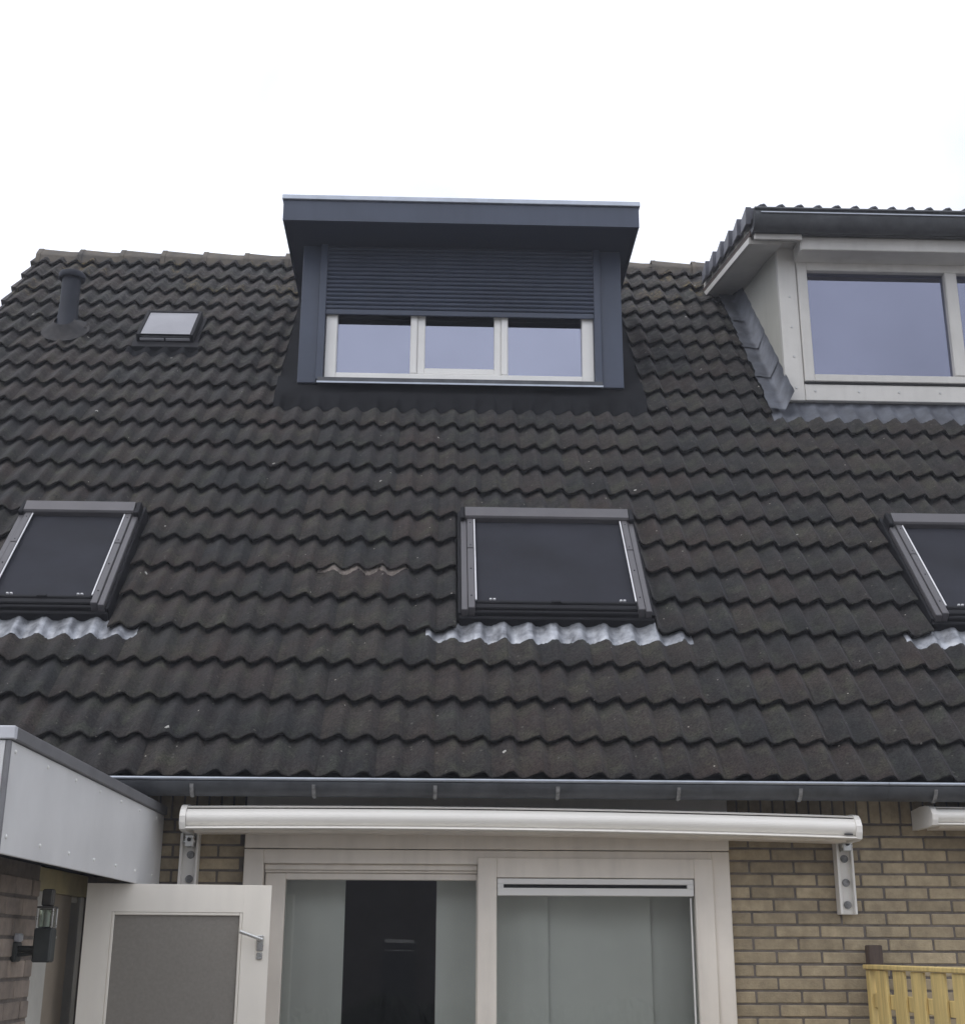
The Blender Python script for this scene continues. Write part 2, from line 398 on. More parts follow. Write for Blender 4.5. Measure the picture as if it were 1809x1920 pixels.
def tile_into(mb, xa, xb, X0, s):                   # the same tile, joined into a larger mesh (outside the photograph)
    n = 8; xs = [xa + (xb - xa) * i / n for i in range(n + 1)]
    vs = [RP(X0 + x, s, wave(X0 + x) - .004) for x in xs] + [RP(X0 + x, s, wave(X0 + x) + .013) for x in xs] + [RP(X0 + x, s + G + .06, wave(X0 + x) - .022) for x in xs]
    k = n + 1
    mb.add(vs, [(r * k + i, r * k + i + 1, (r + 1) * k + i + 1, (r + 1) * k + i) for r in (0, 1) for i in range(n)])

# cut-outs in the tiling: (x0, x1, s0, s1)
HOLES = [(-1.315, 1.60, 13 * G + .01, 6.42),        # dark dormer and its side gutters
         (2.575, 7.0, 13 * G + .01, 7.6),           # pale dormer
         (.098, 1.297, 4 * G + .0, 7 * G + .10),    # middle roof window
         (-2.774, -1.943, 4 * G + .0, 7 * G + .10),  # left roof window
         (2.942, 4.141, 4 * G + .0, 7 * G + .10),    # right roof window
         (-2.60, -2.075, 16 * G + .02, 17 * G + .1)] # rooflight near the ridge
def spans(X0, s):
    """the pieces of tile column X0..X0+.30 in the row starting at s that stay uncovered"""
    segs = [(X0, X0 + .30)]
    for hx0, hx1, hs0, hs1 in HOLES:
        if s + G * .75 < hs0 or s + .05 > hs1: continue
        new = []
        for a, c in segs:
            if hx1 <= a or hx0 >= c: new.append((a, c)); continue
            if a < hx0: new.append((a, hx0))
            if hx1 < c: new.append((hx1, c))
        segs = new
    return [(a, c) for a, c in segs if c - a > .03]
PARTY = TX0 + 21 * .30
EAST = TX0 + 31 * .30

# ------------------------------------------------------------------ ground
g = MB(); g.box(-300, 300, -300, 300, -1.9, -1.8, 0)
o = part('ground', g, GROUND); setp(o, 'grey paved garden ground around the terrace houses', None, None, 'structure')

# thin air volume added to imitate lens glare over the upper roof
hz = bpy.data.materials.new('glare_haze'); hz.use_nodes = True; ht = hz.node_tree; ht.nodes.remove(ht.nodes['Principled BSDF'])
pv = ht.nodes.new('ShaderNodeVolumePrincipled'); pv.inputs['Color'].default_value = (.90, .92, 1, 1); pv.inputs['Density'].default_value = .0032
ht.links.new(pv.outputs[0], ht.nodes['Material Output'].inputs['Volume'])
g = MB(); g.box(-320, 320, -320, 320, -2.9, 8.9, 0)
o = part('glare_haze', g, hz); setp(o, 'thin pale air volume added to imitate lens glare over the upper roof', None, None, 'stuff')

# ------------------------------------------------------------------ the two houses
end = thing('end_house', (-.7, 7.1, -1.8), 'end-of-terrace house in yellow brick with dark tiled roof and anthracite shuttered dormer', 'house')
nb = thing('neighbouring_house', (3.9, 7.1, -1.8), 'adjoining terrace house at the right with pale dormer and its own tiled roof strip', 'house')

YW = 7.1
def roof_body(root, x0, x1):
    m = MB()
    top = 7.42
    # two slopes as slabs; the front one stops below the tiles
    def slab(a, c, s0, s1): m.box(a, c, s0, s1, -.095, -.05, 0, T=RP)
    slabs = {'e': [(x0, x1)]}
    slab(x0, x1, -.02, 4.45)
    if x0 < 0:
        slab(x0, -1.15, 4.45, top); slab(1.43, x1, 4.45, top); slab(-1.15, 1.43, 6.1, top)
    else:
        slab(x0, 2.72, 4.45, top); slab(2.72, x1, 6.55, top)
    ry, rz = EY + top * CP, EZ + top * SP
    m.box(x0, x1, 0, 7.3, -.15, .02, 0, T=lambda x, s, h: (x, ry + s * CP + h * SP, rz - s * SP + h * CP))
    return part('roof', m, UNDER, root)
roofE = roof_body(end, -3.86, PARTY - .001)
roofN = roof_body(nb, PARTY + .001, EAST)

# tiles: those that show largest are parts, the rest (far rows, and what lies outside the frame) one joined part per roof
def hidden(X, Y, Z):                                # behind the shed or the dark dormer
    P = Vector((X, Y, Z)); d = P.dot(F)
    x = 904.5 + 2500 * P.dot(RT) / d; y = 960 - 2500 * P.dot(UP) / d
    return (x < 300 and y > 1360 + .57 * max(0, x - 20)) or (562 < x < 1162 and 400 < y < 722)
cand = {'e': [], 'n': []}
for k in range(0, 23):
    s = k * G
    for i in range(0, 31):
        X0 = TX0 + .30 * i
        for a, c in spans(X0, s):
            P = RP((a + c) / 2, s + .16, 0)
            cand['e' if X0 + .15 < PARTY else 'n'].append((not (seen(*P, 14) and not hidden(*P)), Vector(P).dot(F), k, i, X0, a, c))
for key, root in (('e', roofE), ('n', roofN)):
    joined = MB(); cnt = 0
    for off_, dist, k, i, X0, a, c in sorted(cand[key]):
        s = k * G
        me = tile_mesh(a - X0, c - X0, (k * 7 + i * 3) % 5 if c - a > .299 else 0, verge=(i == 0), L=.20 if k == 22 else G + .075)
        p = RP(X0, s + (.040 if k == 0 else 0) + random.uniform(-.004, .004), random.uniform(-.001, .001))
        rot = (PHI + random.uniform(-.003, .003), random.uniform(-.003, .003), random.uniform(-.004, .004) + (random.choice((-1, 1)) * random.uniform(.010, .018) if random.random() < .035 else 0))
        if not off_ and cnt < 300:
            piece('roof_tile', me, root, p, rot); cnt += 1
        else:
            Mx = Matrix.Translation(p) @ Matrix.Rotation(rot[2], 4, 'Z') @ Matrix.Rotation(rot[1], 4, 'Y') @ Matrix.Rotation(rot[0], 4, 'X')
            n0 = len(joined.v)
            joined.v += [tuple(Mx @ v.co) for v in me.vertices]
            joined.f += [tuple(q + n0 for q in f.vertices) for f in me.polygons]; joined.sm += [f.use_smooth for f in me.polygons]
    print('TILES', key, cnt, len(cand[key]))
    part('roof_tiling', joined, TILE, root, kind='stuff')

# ridge caps: tapered half rounds, each overlapping the next
RY, RZ = EY + 7.40 * CP, EZ + 7.40 * SP
def ridge_mesh():
    m = MB(); L = .44; n = 12
    prof = [(1.0, -.62), (.98, -.05), (.90, .10), (.46, .62), (.30, .70), (-.30, .70), (-.46, .62), (-.90, .10), (-.98, -.05), (-1.0, -.62)]
    n = len(prof) - 1
    def ring(x, r):
        return [(x, p[0] * r, p[1] * r * 1.05) for p in prof]
    st = [(0, .142), (.04, .143), (.044, .136), (L, .106)]
    vs = []
    for x, r in st: vs += ring(x, r)
    k = n + 1
    m.add(vs, [(j * k + i + 1, j * k + i, (j + 1) * k + i, (j + 1) * k + i + 1) for j in range(len(st) - 1) for i in range(n)], None, False)
    # thick left rim and right rim
    for x, r, fl in ((0, .142, 0), (L, .106, 1)):
        vs = ring(x, r) + ring(x, r - .016)
        m.add(vs, [((i, i + 1, k + i + 1, k + i) if fl == 0 else (k + i, k + i + 1, i + 1, i)) for i in range(n)])
    return m.mesh('ridge_tile', RIDGE)
RM = ridge_mesh()
for i in range(24):
    x = -3.92 + .396 * i
    root = roofE if x + .1 < PARTY else roofN
    if x > EAST - .4: break
    piece('ridge_tile', RM, root, (x, RY, RZ - .085 + random.uniform(-.005, .005)), (random.uniform(-.05, .05), .018 + random.uniform(-.006, .006), random.uniform(-.008, .008)))
# bedding under the caps
m = MB(); m.prism([(RY - .10, RZ - .13), (RY - .06, RZ - .07), (RY + .06, RZ - .07), (RY + .10, RZ - .13)], -3.88, EAST)
part('ridge_bedding', m, MPATCH, roofE)
# closing board under the verge
m = MB(); m.box(-3.885, -3.862, -.02, 7.35, -.17, -.055, .004, T=RP); part('verge_board', m, POST, roofE)

# crumbling mortar bedding showing under one row of tiles
m = MB(); rr = random.Random(3)
xs = [-.775 + .575 * i / 60 for i in range(61)]
e0 = [rr.uniform(-.004, .004) for _ in xs]; e1 = [rr.uniform(-.006, .006) for _ in xs]
def mp_(u, v):
    i = min(60, int(round(u * 60))); x = xs[i]; s = 6 * G
    hole = 1.0 if not (.44 < u < .52 or .66 < u < .7) else .35
    k = max(0.08, min(1, 6 * u, 6 * (1 - u))) * hole
    low = tile_top(x, s - .03) - .002
    if v < .34: return RP(x, s - (.026 + e1[i]) * k, low)
    if v < .67: return RP(x, s - (.018 + e1[i]) * k, low + (.013 + e0[i]) * k)
    return RP(x, s + .03, low + .020 * k)
m.grid(60, 3, mp_); part('mortar_patch', m, MPATCH, roofE)

# ---- gutters
def gutter(root, x0, x1, brackets):
    m = MB(); cy, cz, r = 6.780, .795, .070
    arc = [(cy - r * math.cos(a), cz - r * math.sin(a) * 1.08) for a in [math.pi * i / 14 for i in range(15)]]
    inn = [(cy - (r - .005) * math.cos(a), cz - (r - .005) * math.sin(a) * 1.08) for a in [math.pi * i / 14 for i in range(15)]][::-1]
    m.prism(arc + inn, x0, x1, smooth=True)
    gt = part('gutter', m, ZINC, root)
    m = MB(); m.cyl((x0, cy - r - .004, cz + .004), (x1, cy - r - .004, cz + .004), .0085, n=10); part('bead', m, ZINCB, gt)
    for x in brackets:
        m = MB(); pts = [(cy - (r + .004) * math.cos(a), cz - (r + .004) * math.sin(a) * 1.08) for a in [math.pi * (.09 + .36 * i / 6) for i in range(7)]]
        pin = [(cy - (r + .008) * math.cos(a), cz - (r + .008) * math.sin(a) * 1.08) for a in [math.pi * (.09 + .36 * i / 6) for i in range(7)]][::-1]
        m.prism(pts + pin, x - .009, x + .009); part('gutter_bracket', m, GBR, gt)
    # seams
    return gt
gE = gutter(end, -3.95, PARTY - .12, [-2.4, -1.81, -1.21, -.61, -.01, .60, 1.205, 1.817])
gN = gutter(nb, PARTY - .118, EAST, [2.50, 3.1, 3.7, 4.3])
for root, x0, x1 in ((end, -3.86, PARTY - .002), (nb, PARTY + .002, EAST)):
    m = MB(); m.box(x0, x1, 6.895, 6.93, .752, .80, .003); part('eaves_board', m, EPDM, root)
    m = MB(); m.box(x0, x1, 6.932, YW - .004, .785, .80, 0); part('eaves_soffit', m, EPDM, root)

# ---- brick walls
def brick_mesh(name, L, H, D, mt, seed=0):
    rr = random.Random(seed); b = .0035
    m = MB(); m.box(0, L, 0, D, 0, H, b)
    m.v = [(x + rr.uniform(-.001, .001), y + rr.uniform(-.0012, .0012), z + rr.uniform(-.001, .001)) for x, y, z in m.v]
    return m.mesh(name, mt)
BL, BH = .232, .0635; JT = .0115
BM = [brick_mesh('brick', BL - JT, BH - JT, .05, BRICK, i) for i in range(4)]
BMH = [brick_mesh('brick', BL / 2 - JT, BH - JT, .05, BRICK, 20 + i) for i in range(2)]
SOLD = [brick_mesh('brick', BH - JT, .205, .05, BRICK, 40 + i) for i in range(2)]
def wall_body(root, boxes):
    m = MB()
    for q in boxes: m.box(*q, 0)
    return part('wall', m, MORTAR, root)
DX0, DX1, DZT = -.98, 1.512, .95
wE = wall_body(end, [(-3.7, DX0, YW, YW + .3, -1.8, .95), (DX1, PARTY - .001, YW, YW + .3, -1.8, .95),
                     (-3.7, -3.4, YW + .3, 15.6, -1.8, .95), (-3.7, PARTY - .001, 15.6, 15.9, -1.8, .95), (DX0, DX1, YW + .02, YW + .3, .932, .95)])
wN = wall_body(nb, [(PARTY + .001, EAST, YW, YW + .3, -1.8, .95), (PARTY + .001, EAST, 15.6, 15.9, -1.8, .95), (EAST - .3, EAST, YW + .3, 15.6, -1.8, .95)])
# gable triangle
m = MB(); gy = RY
m.prism([(YW, .93), (15.9, .93), (gy, RZ - .25)], -3.68, -3.42); part('gable_wall', m, REDBR, end)
nb_ct = 0
off = MB()
def lay(root, x0, x1, ztop, nrows, x_joint):
    global nb_ct
    for j in range(nrows):
        z = ztop - (j + 1) * BH
        ph = x_joint + (BL / 2 if j % 2 else 0)
        n0 = math.floor((x0 - ph) / BL)
        x = ph + n0 * BL
        while x < x1:
            a, c = max(x + JT / 2, x0), min(x + BL - JT / 2, x1)
            if c - a > .02:
                y = YW - .005 + random.uniform(-.0015, .0015)
                if seen((a + c) / 2, y, z + .03, 15):
                    full = abs(c - a - (BL - JT)) < .002
                    me = random.choice(BM) if full else brick_mesh('brick', c - a, BH - JT, .05, BRICK, 3)
                    piece('brick', me, root if (a + c) / 2 < PARTY else wN, (a, y, z + JT / 2), (0, random.uniform(-.003, .003), random.uniform(-.002, .002))); nb_ct += 1
                elif z > -1.1:
                    off.box(a, c, y, y + .03, z + JT / 2, z + BH - JT / 2, .003)
            x += BL
lay(wE, DX1 + .004, 3.4, .634, 24, 1.739)
lay(wE, -1.9, DX0 - .004, .634, 24, -1.12)
print('BRICKS', nb_ct)
for x0, x1, root in ((DX1 + .004, PARTY - .03, wE), (PARTY, 2.95, wN), (-1.62, DX0 - .06, wE)):
    x = x0
    while x < x1:
        piece('brick', random.choice(SOLD), root, (x, YW - .005 + random.uniform(-.001, .001), .640), (0, random.uniform(-.006, .006), 0))
        x += BH
part('brickwork', off, BRICK, wE, kind='stuff')

# ---- room behind the sliding doors
m = MB()
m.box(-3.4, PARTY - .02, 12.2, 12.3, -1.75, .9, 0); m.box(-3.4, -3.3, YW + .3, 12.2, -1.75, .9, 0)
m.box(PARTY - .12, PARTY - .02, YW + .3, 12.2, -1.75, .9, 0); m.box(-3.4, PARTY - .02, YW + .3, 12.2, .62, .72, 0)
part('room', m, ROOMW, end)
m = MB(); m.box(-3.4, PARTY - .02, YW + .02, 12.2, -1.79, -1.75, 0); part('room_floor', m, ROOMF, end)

# ---- sliding doors in the end house
sd = MB()
sd.box(DX0 + .002, -.878, 7.045, 7.20, -1.78, .485); sd.box(1.42, DX1 - .002, 7.045, 7.20, -1.78, .485)      # jambs
sd.box(-.878, 1.42, 7.045, 7.20, .415, .485)                                                              # head
sd.box(-.878, 1.42, 7.05, 7.20, -1.79, -1.74)
slide = part('sliding_door', sd, CREAM, end)
m = MB(); m.box(DX0 + .002, DX1 - .002, 7.035, 7.14, .489, .93, .004); part('header_panel', m, CREAM, slide)
m = MB()
m.box(-.875, .212, 7.075, 7.19, .385, .4145); m.box(-.875, .212, 7.09, 7.19, .372, .3845)
part('track', m, CREAM, slide)
# fixed leaf, set back
m = MB(); m.box(-.872, -.768, 7.105, 7.165, -1.73, .371); m.box(-.768, .209, 7.105, 7.165, .338, .371); m.box(-.768, .30, 7.105, 7.165, -1.73, -1.60)
m.box(.209, .27, 7.105, 7.165, -1.73, .371)
part('door_leaf', m, CREAM, slide)
m = MB(); m.box(-.770, .212, 7.128, 7.140, -1.61, .340, 0); part('pane', m, PANE, slide)
# sliding leaf, in front
m = MB()
m.box(.213, .310, 7.028, 7.10, -1.75, .448); m.box(1.322, 1.419, 7.028, 7.10, -1.75, .448)
m.box(.310, 1.322, 7.028, 7.10, .350, .448); m.box(.310, 1.322, 7.028, 7.10, -1.75, -1.60)
part('door_leaf', m, CREAM, slide)
m = MB(); m.box(.306, 1.326, 7.062, 7.074, -1.62, .30, 0); part('pane', m, PANE, slide)
m = MB(); m.box(.314, 1.318, 7.036, 7.085, .262, .300, .003); m.box(.314, 1.318, 7.036, 7.085, .318, .346, .003)
m.box(.314, .345, 7.036, 7.085, .300, .318, 0); m.box(1.285, 1.318, 7.036, 7.085, .300, .318, 0)
vent = part('vent_grille', m, WHITE, slide)
m = MB(); m.box(.345, 1.285, 7.055, 7.08, .3005, .3175, 0); part('vent_slot', m, SLOT, vent)
m = MB(); m.box(1.300, 1.308, 7.058, 7.066, -1.6, .255, 0); part('glazing_bead', m, WHITE, slide)

# panel curtains hanging behind the glass
def curtain(x0, x1, y, label, rod=True):
    rr = random.Random(int(x0 * 100))
    m = MB(); ph = rr.uniform(0, 6)
    def f(u, v):
        x = x0 + (x1 - x0) * u; z = -1.70 + 2.16 * v
        return (x, y + .004 * math.sin(u * 5 + ph + v * .8) + .002 * math.sin(u * 17 + v * 3), z)
    def f2(u, v):
        a = f(u, v); return (a[0], a[1] + .004, a[2])
    m.grid(14, 10, f); m.grid(14, 10, f2)
    m.box(x0, x1, y - .008, y + .012, -1.72, -1.70, .002); m.box(x0, x1, y - .006, y + .012, .455, .475, .002)
    single('panel_curtain', m, CURT, ((x0 + x1) / 2, y, -1.72), label, 'curtain', 'grey panel curtains behind the sliding doors')
curtain(-.86, -.475, 7.33, 'flat grey panel curtain hanging beside the left jamb of the sliding doors')
curtain(.005, .40, 7.33, 'flat grey panel curtain between dark gap and middle upright of the sliding doors')
curtain(.31, .588, 7.27, 'narrow grey panel curtain against the middle upright, under left end of the vent grille')
curtain(.583, 1.13, 7.30, 'widest grey panel curtain, under the middle of the vent grille')
curtain(1.127, 1.47, 7.34, 'grey panel curtain beside the right jamb, under right end of the vent grille')

# ---- dark dormer on the end house
YD = 9.72; DZ0, DSO = 4.245, 5.46
m = MB()
def cheek(x0, x1):
    ysl = lambda z, h=-.06: EY + ((z - EZ - h * CP) / SP) * CP - h * SP
    m.prism([(YD + .03, DZ0 + .01), (ysl(DSO, -.1), DSO - .002), (YD + .03, DSO - .002)], x0, x1)
m.box(-1.262, 1.520, 9.325, 10.98, DSO, DSO + .155, .004); dorm = part('dormer', m, ANTHDK, end)
for q in ((-1.145, -1.02), (1.30, 1.432)):
    m = MB(); cheek(*q); part('cheek', m, ANTH, dorm)
m = MB(); m.prism([(9.323, DSO - .004), (9.300, DSO - .004), (9.297, DSO + .172), (9.323, DSO + .172)], -1.280, 1.538)
m.box(-1.280, -1.264, 9.3235, 10.95, DSO - .004, DSO + .172, .002); m.box(1.522, 1.538, 9.3235, 10.95, DSO - .004, DSO + .172, .002)
part('fascia', m, ANTH, dorm)
m = MB(); m.box(-1.290, 1.548, 9.278, 9.37, DSO + .174, DSO + .215, .004); m.box(-1.290, -1.22, 9.37, 10.97, DSO + .174, DSO + .215, .003); m.box(1.478, 1.548, 9.37, 10.97, DSO + .174, DSO + .215, .003)
part('roof_trim', m, ALU, dorm)
m = MB(); m.box(-1.22, 1.478, 9.37, 11.05, DSO + .157, DSO + .19, 0); part('roof_membrane', m, EPDM, dorm)
for x0, x1 in ((-1.150, -1.006), (1.266, 1.437)):
    m = MB(); m.box(x0, x1, YD - .012, YD + .04, DZ0, DSO - .001, .003); part('corner_board', m, ANTH, dorm)
# roller shutter
for x0, x1 in ((-1.004, -.948), (1.208, 1.264)):
    m = MB(); m.box(x0, x1, YD - .045, YD + .03, 4.262, DSO - .001, .003); part('guide_rail', m, ANTH, dorm)
def slat_mesh():
    m = MB(); L = 2.158; h = .0372
    pts = []
    for i in range(9):
        u = i / 8; pts.append((-.0175 * math.sin(math.pi * min(1, u * 1.15)) ** .6 if 0 < u < .86 else 0.0, u * h))
    pts = [(p[0], p[1]) for p in pts]
    m.prism(pts + [(.006, h), (.006, 0)], 0, L)
    return m.mesh('slat', ANTH)
SM = slat_mesh()
zb = 4.838
m = MB(); m.box(-.949, 1.209, YD - .032, YD - .016, zb, zb + .045, .004); part('bottom_bar', m, ANTH, dorm)
nsl = int((DSO - zb - .045) / .0378)
for i in range(nsl):
    piece('slat', SM, dorm, (-.949, YD - .022, zb + .0465 + i * .0378))
m = MB(); m.box(-.949, 1.209, YD - .03, YD + .02, zb + .0465 + nsl * .0378, DSO - .001, 0); part('shutter_box', m, ANTHDK, dorm)
# window frame
fz0, fz1 = 4.290, 5.35
m = MB(); fy0, fy1 = YD + .002, YD + .092
m.box(-.944, -.852, fy0, fy1, fz0, fz1, .006); m.box(1.112, 1.206, fy0, fy1, fz0, fz1, .006)
m.box(-.852, 1.112, fy0, fy1, fz0, fz0 + .055, .006); m.box(-.852, 1.112, fy0, fy1, fz1 - .06, fz1, .006)
for c in (-.238, .488): m.box(c - .028, c + .028, fy0 + .001, fy1, fz0 + .055, fz1 - .06, .008)
wf = part('window_frame', m, WHITE, dorm)
m = MB()
m.box(-.209, -.148, fy0 + .012, fy1, fz0 + .0555, fz1 - .061, .006); m.box(.405, .459, fy0 + .012, fy1, fz0 + .0555, fz1 - .061, .006)
m.box(-.148, .405, fy0 + .012, fy1, fz0 + .0555, fz0 + .110, .006); m.box(-.148, .405, fy0 + .012, fy1, fz1 - .12, fz1 - .061, .006)
part('sash', m, WHITE, dorm)
for x0, x1, dz in ((-.855, -.263, 0), (-.152, .408, .052), (.513, 1.115, 0)):
    m = MB(); m.box(x0, x1, fy1 - .028, fy1 - .016, fz0 + .05 + dz, fz1 - .055, 0); part('pane', m, PANEC, dorm)
m = MB(); m.box(-.98, 1.25, YD - .003, YD + .09, 4.281, 4.289, .001); part('sub_sill', m, ANTH, dorm)
m = MB(); m.prism([(YD + .03, 4.280), (YD - .085, 4.264), (YD - .085, 4.224), (YD - .079, 4.224), (YD - .079, 4.255), (YD + .03, 4.268)], -.985, 1.258)
sil = part('window_sill', m, ZINC, dorm)
m = MB(); m.box(-.990, 1.263, YD - .092, YD - .0855, 4.214, 4.229, .001); part('sill_lip', m, ALU, sil)
m = MB(); m.box(-1.02, 1.30, YD + .095, YD + .13, 4.15, 4.261, 0); m.box(-1.02, 1.30, YD + .04, YD + .09, 5.352, DSO, 0); part('front_board', m, EPDM, dorm)
# attic room seen through the panes
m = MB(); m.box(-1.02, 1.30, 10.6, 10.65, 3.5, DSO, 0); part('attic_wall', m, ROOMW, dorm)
# membrane apron and side gutters
m = MB()
def ap(u, v):
    x = -1.312 + 2.910 * u; s_ = 12.86 * G + (13 * G + .40 - 12.86 * G) * v
    return RP(x, s_, (tile_top(x, 12.86 * G) + .004) * max(0, 1 - 3 * v) + .022 * min(1, 3 * v) + .02 * v)
m.grid(220, 9, ap)
m.grid(1, 1, lambda u, v: (-1.15 + 2.587 * u, YD + .035, 4.10 + .16 * v), False)
for x0, x1 in ((-1.312, -1.12), (1.41, 1.598)):
    m.grid(1, 4, lambda u, v, a=x0, c=x1: RP(a + (c - a) * u, 13 * G + .3 + 2.0 * v, -.012), False)
part('apron', m, EPDM, dorm)

# ---- roof windows with outside blinds
def roof_window(root, x0, x1, s0=1.390, s1=2.515, lead=(-.21, .235)):
    T = RP
    m = MB()
    # outer flashing frame (dark), sash and sill
    m.box(x0 - .020, x0, s0 + .01, s1 + .05, -.06, .045, .003, T=T); m.box(x1, x1 + .020, s0 + .01, s1 + .05, -.06, .045, .003, T=T)
    m.box(x0, x1, s1 + .001, s1 + .05, -.06, .040, .003, T=T)
    m.box(x0 - .015, x1 + .015, s0 - .014, s0 + .014, -.06, .026, .005, T=T)
    m.box(x0, x1, s0 + .0145, s0 + .040, -.06, .050, .005, T=T)
    m.box(x0 + .04, x1 - .04, s0 + .0405, s0 + .085, -.06, .064, .006, T=T)
    m.box(x0, x1, s0 + .02, s1, -.08, .02, 0, T=T)
    rw = part('roof_window', m, SASHDK, root)
    for a, c in ((x0, x0 + .038), (x1 - .038, x1)):
        m = MB(); m.box(a, c, s0 + .005, s1 - .09, .02, .076, .004, T=T); part('side_cover', m, COVER, rw)
    for a, c in ((x0 + .0395, x0 + .080), (x1 - .080, x1 - .0395)):
        sm = (s0 + s1) / 2 + .10
        m = MB(); m.box(a, c, s0 + .012, sm, .02, .086, .004, T=T); m.box(a, c, sm + .004, s1 - .105, .02, .088, .004, T=T)
        cv = part('sash_cover', m, COVER, rw)
        for q in (.12, .38, .62, .86):
            m = MB(); sc_ = s0 + (s1 - s0) * q; m.cyl(RP((a + c) / 2, sc_, .085), RP((a + c) / 2, sc_, .0895), .0045, n=8); part('screw', m, SASHDK, cv)
    m = MB(); m.prism([(s1 - .105, .03), (s1 - .108, .095), (s1 - .100, .108), (s1 - .015, .122), (s1, .110), (s1, .03)], x0 + .028, x1 - .030, T=T)
    part('hood', m, COVER, rw)
    for a, c in ((x0 - .004, x0 + .026), (x1 - .029, x1 + .006)):
        m = MB(); m.box(a, c, s1 - .125, s1 + .012, .02, .108, .006, T=T); part('hood_bracket', m, SASHDK, rw)
    rs = random.Random(int(x0 * 77)); f1, f2 = rs.uniform(0, 6), rs.uniform(0, 6)
    def fab(u, v):
        sag = .010 * math.sin(math.pi * u) * math.sin(math.pi * v)
        return RP(x0 + .084 + (x1 - x0 - .168) * u, s0 + .10 + (s1 - s0 - .20) * v, .060 - sag + .0016 * math.sin(u * 23 + v * 3 + f1) * (1 - v) + .0014 * math.sin(v * 14 + u * 5 + f2))
    m = MB(); m.grid(26, 18, fab)
    m.box(x0 + .082, x1 - .082, s0 + .09, s1 - .09, .0, .030, 0, T=T)
    part('blind', m, BLIND, rw)
    m = MB(); m.box(x0 + .09, x1 - .09, s0 + .0855, s0 + .112, .045, .072, .006, T=T); part('blind_bar', m, SASHDK, rw)
    m = MB(); m.box((x0 + x1) / 2 - .03, (x0 + x1) / 2 + .03, s0 + .086, s0 + .108, .068, .080, .004, T=T); part('pull', m, SASHDK, rw)
    for x in (x0 + .087, x1 - .087):
        m = MB(); m.cyl(RP(x, s0 + .095, .082), RP(x, s1 - .11, .082), .0050, n=8); part('guide_wire', m, WIRE, rw)
    for x in (x0 + .185, x1 - .165):
        m = MB()
        m.box(x - .018, x - .003, s0 + .113, s0 + .124, .06, .078, .003, T=T); m.box(x + .004, x + .02, s0 + .113, s0 + .124, .06, .078, .003, T=T)
        part('clip', m, WIRE, rw)
    # lead dressed over the tiles below
    m = MB(); rr = random.Random(int(x0 * 50)); a, c = x0 + lead[0], x1 + lead[1]
    n = max(24, int((c - a) / .0125)); jb = [rr.uniform(-.012, .012) for _ in range(n + 1)]; jh = [rr.uniform(-.002, .003) for _ in range(n + 1)]
    for i in range(2, n - 1): jb[i] = (jb[i - 1] + jb[i] + (jb[i + 1] if i < n else 0)) / 2.2
    def lf(u, v):
        i = min(n, int(round(u * n))); x = a + (c - a) * u
        inner = x0 - .03 < x < x1 + .03
        sb = (3 * G + .262 if inner else 3 * G + .262 + .0) + jb[i] * .8 - .03 * (1 if abs(u - .5) < .46 else .2)
        st = 4 * G + (.085 if inner else .02)
        s_ = sb + (st - sb) * v
        q = wave(x) * (1.12 - .35 * v) if inner else wave(x)
        h = .014 - .032 * ((s_ - 3 * G) / G) * (DROP / .032) + q + .006 + jh[i] + (.022 * v if inner else 0)
        if v == 0: h -= .006
        return RP(x, s_, h)
    m.grid(n, 6, lf)
    part('lead_apron', m, LEAD, rw)
    return rw
roof_window(roofE, .130, 1.265)
roof_window(roofE, -2.742, -1.975, lead=(-.2, .215))
roof_window(roofN, 2.974, 4.109, lead=(-.21, .2))

# small opal rooflight
T = RP; x0, x1, s0, s1 = -2.575, -2.100, 5.30, 5.815
m = MB(); m.box(x0, x0 + .03, s0, s1, -.05, .085, .004, T=T); m.box(x1 - .03, x1, s0, s1, -.05, .085, .004, T=T)
m.box(x0 + .03, x1 - .03, s1 - .03, s1, -.05, .085, .004, T=T); m.box(x0 + .03, x1 - .03, s0, s0 + .03, -.05, .062, .004, T=T)
m.box(x0 - .05, x1 + .05, s0 - .10, s0 - .001, -.03, .020, .004, T=T); m.box(x0 + .02, x1 - .02, s0 + .01, s1 - .01, -.05, .04, 0, T=T)
m.box(x0 - .03, x0 - .001, s0, s1 + .03, -.05, .012, .003, T=T); m.box(x1 + .001, x1 + .03, s0, s1 + .03, -.05, .012, .003, T=T)
rl = part('rooflight', m, SASHDK, roofE)
m = MB(); m.grid(6, 6, lambda u, v: RP(x0 + .032 + (x1 - x0 - .064) * u, s0 + .032 + (s1 - s0 - .064) * v, .076 + .012 * math.sin(math.pi * u) * math.sin(math.pi * v))); part('dome', m, ACRYL, rl)
for a, c in ((x0 + .03, (x0 + x1) / 2 - .008), ((x0 + x1) / 2 + .008, x1 - .03)):
    m = MB(); m.box(a, c, s0 - .006, s0 + .002, .030, .052, .002, T=T); part('edge_strip', m, ACRYL, rl)
m = MB(); m.grid(40, 2, lambda u, v: RP(x0 - .06 + (x1 - x0 + .12) * u, s0 - .085 - .10 * (1 - v), tile_top(x0 - .06 + (x1 - x0 + .12) * u, 15.8 * G) + .008 + .012 * v)); part('lead_apron', m, EPDM, rl)

